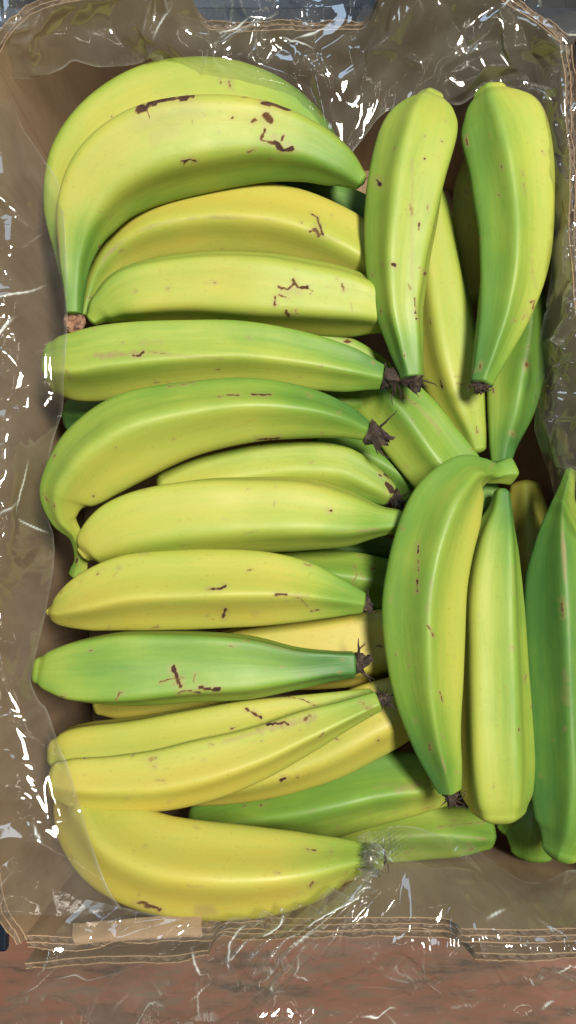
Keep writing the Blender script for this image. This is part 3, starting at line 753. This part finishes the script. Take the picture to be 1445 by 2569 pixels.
banana('deep green angular banana against the box side, with a pale ridge line',
       [(1432, 1180, 14), (1418, 1235, 22), (1412, 1275, 36), (1412, 1345, 68), (1418, 1450, 102), (1424, 1600, 110), (1430, 1800, 104), (1434, 1960, 100), (1426, 2070, 80), (1408, 2130, 48)],
       0.160, 0.72, -4, (-0.14, -0.04), 0.20, 70, p=13, seed=33, cap=(.3, .7), stem=.08,
       strokes=[([(1411, 1505), (1412, 1545)], 4.5, .75), ([(1340, 1355)], 4, .4)],
       bruises=[([(1415, 1680), (1420, 1760)], 10, .35)])
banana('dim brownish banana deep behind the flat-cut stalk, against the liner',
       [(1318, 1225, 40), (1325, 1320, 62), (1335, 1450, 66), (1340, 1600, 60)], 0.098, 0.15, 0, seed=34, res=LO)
banana('small green tip far down below the straight lime-green banana',
       [(1290, 1980, 50), (1285, 2050, 46), (1266, 2082, 20)], 0.105, 0.6, 0, seed=35, res=LO)
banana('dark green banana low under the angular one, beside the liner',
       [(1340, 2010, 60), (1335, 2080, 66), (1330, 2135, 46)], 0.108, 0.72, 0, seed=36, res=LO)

# ------------------------------------------------------------------ clear plastic liner
liner = empty('plastic_liner', (0, 0, 0.19), 'crumpled clear plastic liner folded over the box rim and onto the bananas', 'plastic liner')


def crumple(S, T, ls, lt, count, amp, seed, stretch=1.0):
    """piecewise flat random folds over a rectangle ls x lt, evaluated at (S, T)"""
    g = np.random.default_rng(seed)
    pts = np.column_stack([g.uniform(-0.06 * ls, 1.06 * ls, count), g.uniform(-0.3 * lt, 1.3 * lt, count)])
    pts = np.vstack([pts, [(-ls, -3 * lt), (2 * ls, -3 * lt), (2 * ls, 4 * lt), (-ls, 4 * lt)]])
    h = g.normal(0, 1, len(pts)) * amp
    _, _, tris, _, _, _ = delaunay_2d_cdt([Vector((x * stretch, y)) for x, y in pts], [], [], 0, 1e-7)
    out = np.zeros(S.shape)
    for tr in tris:
        (ax, ay), (bx, by), (cx, cy) = pts[tr[0]], pts[tr[1]], pts[tr[2]]
        det = (by - cy) * (ax - cx) + (cx - bx) * (ay - cy)
        if abs(det) < 1e-14:
            continue
        sel = (S >= min(ax, bx, cx)) & (S <= max(ax, bx, cx)) & (T >= min(ay, by, cy)) & (T <= max(ay, by, cy))
        if not sel.any():
            continue
        x, y = S[sel], T[sel]
        l0 = ((by - cy) * (x - cx) + (cx - bx) * (y - cy)) / det
        l1 = ((cy - ay) * (x - cx) + (ax - cx) * (y - cy)) / det
        l2 = 1 - l0 - l1
        ok = (l0 >= -1e-6) & (l1 >= -1e-6) & (l2 >= -1e-6)
        idx = np.argwhere(sel)[ok]
        out[idx[:, 0], idx[:, 1]] = (l0 * h[tr[0]] + l1 * h[tr[1]] + l2 * h[tr[2]])[ok]
    return out


def film(name, rows, seed, step=0.0010, big=(70, 0.005), small=(420, 0.0020), calm=0.4, pleat=None, veil=0.0):
    """rows: lines of (px, py, z), from the free inner edge outwards over the rim"""
    nl = [np.array([P(*q) for q in row]) for row in rows]
    ls = max(np.linalg.norm(np.diff(r, axis=0), axis=1).sum() for r in nl)
    nu = int(ls / step)
    R = np.array([catmull(r, nu, 3)[0] for r in nl])                # rows x nu x 3
    lt = np.linalg.norm(np.diff(R.mean(1), axis=0), axis=1).sum()
    nv = max(12, int(lt / step))
    V = np.array([catmull(R[:, i], nv, 3)[0] for i in range(nu)])    # nu x nv x 3
    S, T = np.meshgrid(np.linspace(0, ls, nu), np.linspace(0, lt, nv), indexing='ij')
    du = np.gradient(V, axis=0); dv = np.gradient(V, axis=1)
    nrm = np.cross(du, dv); nrm /= np.linalg.norm(nrm, axis=2)[..., None] + 1e-12
    nrm *= np.sign(nrm[..., 2:3] + 1e-9)
    h = crumple(S, T, ls, lt, big[0], big[1], seed) + crumple(S, T, ls, lt, small[0], small[1], seed + 1)
    h += (vnoise(S * 25, T * 25, seed) - 0.5) * 0.004
    g = np.random.default_rng(seed + 5)
    rid = np.zeros(S.shape); fold_glint = np.zeros(S.shape)
    for _ in range(int(ls * lt * 1300)):                             # long sharp fold lines, some with white glints painted on
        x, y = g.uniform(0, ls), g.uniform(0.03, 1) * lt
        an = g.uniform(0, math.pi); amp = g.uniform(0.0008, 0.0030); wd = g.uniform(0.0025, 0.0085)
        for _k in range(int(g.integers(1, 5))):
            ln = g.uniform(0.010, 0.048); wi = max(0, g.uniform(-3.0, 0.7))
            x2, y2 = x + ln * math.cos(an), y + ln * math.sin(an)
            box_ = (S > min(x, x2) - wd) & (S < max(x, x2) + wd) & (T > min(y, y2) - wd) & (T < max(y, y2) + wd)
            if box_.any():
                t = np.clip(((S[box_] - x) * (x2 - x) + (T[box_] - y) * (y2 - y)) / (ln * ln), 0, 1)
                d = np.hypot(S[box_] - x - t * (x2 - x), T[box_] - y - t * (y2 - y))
                fold_glint[box_] = np.maximum(fold_glint[box_], wi * smooth(0.0009, 0.0003, d) * (0.25 + 0.75 * np.sin(math.pi * t)))
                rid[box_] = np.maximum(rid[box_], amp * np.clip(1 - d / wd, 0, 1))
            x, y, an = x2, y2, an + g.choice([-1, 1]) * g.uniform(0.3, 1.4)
    h += rid
    lap = np.abs(4 * h - np.roll(h, 1, 0) - np.roll(h, -1, 0) - np.roll(h, 1, 1) - np.roll(h, -1, 1))
    lap[:, [0, -1]] = 0; lap[[0, -1]] = 0
    w = calm + (1 - calm) * smooth(0.05, 0.5, T / lt)
    V = V + nrm * (h * w)[..., None]
    if pleat is not None:
        lift, crest = pleat(*to_px(V))
        V = V + nrm * lift[..., None]
    o = mesh_obj(name, V.reshape(-1, 3), grid_faces(nu, nv), FILM)
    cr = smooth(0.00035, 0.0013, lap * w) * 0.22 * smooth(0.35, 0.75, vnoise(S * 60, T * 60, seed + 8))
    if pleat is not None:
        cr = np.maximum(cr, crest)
    cr = np.maximum(cr, fold_glint * smooth(0.0, 0.12, T / lt))
    cr = np.maximum(cr, 0.17 * smooth(0.0014, 0.0005, T) * (0.3 + vnoise(S * 70, S * 0, seed)))          # free edge of the sheet, its bright line painted in
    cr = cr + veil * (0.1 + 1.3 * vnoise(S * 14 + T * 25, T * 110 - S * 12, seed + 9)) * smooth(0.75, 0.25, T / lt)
    attr(o, 'crease_glint', cr.ravel())
    adopt(o, liner)
    return o


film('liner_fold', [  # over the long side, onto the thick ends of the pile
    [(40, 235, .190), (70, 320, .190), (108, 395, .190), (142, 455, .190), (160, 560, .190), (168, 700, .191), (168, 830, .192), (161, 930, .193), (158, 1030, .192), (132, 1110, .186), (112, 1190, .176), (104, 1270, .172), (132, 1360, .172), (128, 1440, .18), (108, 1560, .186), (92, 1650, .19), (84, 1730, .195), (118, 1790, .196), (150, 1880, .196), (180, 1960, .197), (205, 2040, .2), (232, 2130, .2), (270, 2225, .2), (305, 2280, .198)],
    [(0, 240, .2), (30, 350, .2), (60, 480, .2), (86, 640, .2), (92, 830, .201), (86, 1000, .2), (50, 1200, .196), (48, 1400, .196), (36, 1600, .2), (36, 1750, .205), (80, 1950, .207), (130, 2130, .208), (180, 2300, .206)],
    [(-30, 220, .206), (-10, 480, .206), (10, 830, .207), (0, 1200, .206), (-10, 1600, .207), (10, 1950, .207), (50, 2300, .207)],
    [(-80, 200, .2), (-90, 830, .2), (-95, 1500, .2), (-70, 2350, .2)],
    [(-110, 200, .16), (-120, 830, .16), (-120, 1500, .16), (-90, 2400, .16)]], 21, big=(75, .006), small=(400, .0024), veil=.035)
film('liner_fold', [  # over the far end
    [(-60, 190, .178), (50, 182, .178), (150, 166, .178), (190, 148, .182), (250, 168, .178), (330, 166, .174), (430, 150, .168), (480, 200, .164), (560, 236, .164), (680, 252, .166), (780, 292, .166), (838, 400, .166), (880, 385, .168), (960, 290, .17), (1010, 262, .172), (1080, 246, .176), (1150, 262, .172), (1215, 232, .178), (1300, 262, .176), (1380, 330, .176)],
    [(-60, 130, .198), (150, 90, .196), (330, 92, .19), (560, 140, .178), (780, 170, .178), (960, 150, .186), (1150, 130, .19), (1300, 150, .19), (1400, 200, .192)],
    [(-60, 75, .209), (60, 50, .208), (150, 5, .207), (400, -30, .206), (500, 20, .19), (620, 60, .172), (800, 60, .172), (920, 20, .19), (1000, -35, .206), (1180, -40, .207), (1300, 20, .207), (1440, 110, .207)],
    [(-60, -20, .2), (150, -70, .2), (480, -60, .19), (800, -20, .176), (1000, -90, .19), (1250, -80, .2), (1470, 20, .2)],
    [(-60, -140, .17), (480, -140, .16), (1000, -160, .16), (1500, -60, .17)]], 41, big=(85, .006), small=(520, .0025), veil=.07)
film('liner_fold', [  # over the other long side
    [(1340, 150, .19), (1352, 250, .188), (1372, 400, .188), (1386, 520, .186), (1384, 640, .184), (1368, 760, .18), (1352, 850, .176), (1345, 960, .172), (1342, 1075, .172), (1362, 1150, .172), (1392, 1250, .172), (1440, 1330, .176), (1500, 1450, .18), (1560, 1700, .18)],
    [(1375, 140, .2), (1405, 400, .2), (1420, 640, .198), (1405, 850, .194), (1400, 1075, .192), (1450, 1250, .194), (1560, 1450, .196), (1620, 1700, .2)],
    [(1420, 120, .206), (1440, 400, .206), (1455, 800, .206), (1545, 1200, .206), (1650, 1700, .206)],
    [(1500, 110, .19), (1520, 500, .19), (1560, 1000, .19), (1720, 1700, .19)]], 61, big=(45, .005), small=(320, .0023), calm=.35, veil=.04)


def gather(X, Y):
    """tight pleats pulled from the tip of the large yellow banana across the notch"""
    ax, ay, bx, by = 985, 2120, 560, 2440
    L = math.hypot(bx - ax, by - ay)
    t = ((X - ax) * (bx - ax) + (Y - ay) * (by - ay)) / L / L
    d = ((X - ax) * (by - ay) - (Y - ay) * (bx - ax)) / L
    wdt = 30 + 70 * np.clip(t, 0, 1)
    fold = np.abs(((d / wdt * 3.2 + 0.3 * vnoise(t * 6, d / 30, 5)) % 1.0) - 0.5) * 2
    win = np.exp(-(d / wdt) ** 2) * smooth(-0.12, 0.08, t) * smooth(1.15, 0.8, t)
    return 0.013 * (fold - 0.3) * win, 0.55 * smooth(0.84, 0.98, fold) * win * smooth(0.35, 0.7, vnoise(t * 9, d / 14, 15))  # second value paints white glints along the pleat crests


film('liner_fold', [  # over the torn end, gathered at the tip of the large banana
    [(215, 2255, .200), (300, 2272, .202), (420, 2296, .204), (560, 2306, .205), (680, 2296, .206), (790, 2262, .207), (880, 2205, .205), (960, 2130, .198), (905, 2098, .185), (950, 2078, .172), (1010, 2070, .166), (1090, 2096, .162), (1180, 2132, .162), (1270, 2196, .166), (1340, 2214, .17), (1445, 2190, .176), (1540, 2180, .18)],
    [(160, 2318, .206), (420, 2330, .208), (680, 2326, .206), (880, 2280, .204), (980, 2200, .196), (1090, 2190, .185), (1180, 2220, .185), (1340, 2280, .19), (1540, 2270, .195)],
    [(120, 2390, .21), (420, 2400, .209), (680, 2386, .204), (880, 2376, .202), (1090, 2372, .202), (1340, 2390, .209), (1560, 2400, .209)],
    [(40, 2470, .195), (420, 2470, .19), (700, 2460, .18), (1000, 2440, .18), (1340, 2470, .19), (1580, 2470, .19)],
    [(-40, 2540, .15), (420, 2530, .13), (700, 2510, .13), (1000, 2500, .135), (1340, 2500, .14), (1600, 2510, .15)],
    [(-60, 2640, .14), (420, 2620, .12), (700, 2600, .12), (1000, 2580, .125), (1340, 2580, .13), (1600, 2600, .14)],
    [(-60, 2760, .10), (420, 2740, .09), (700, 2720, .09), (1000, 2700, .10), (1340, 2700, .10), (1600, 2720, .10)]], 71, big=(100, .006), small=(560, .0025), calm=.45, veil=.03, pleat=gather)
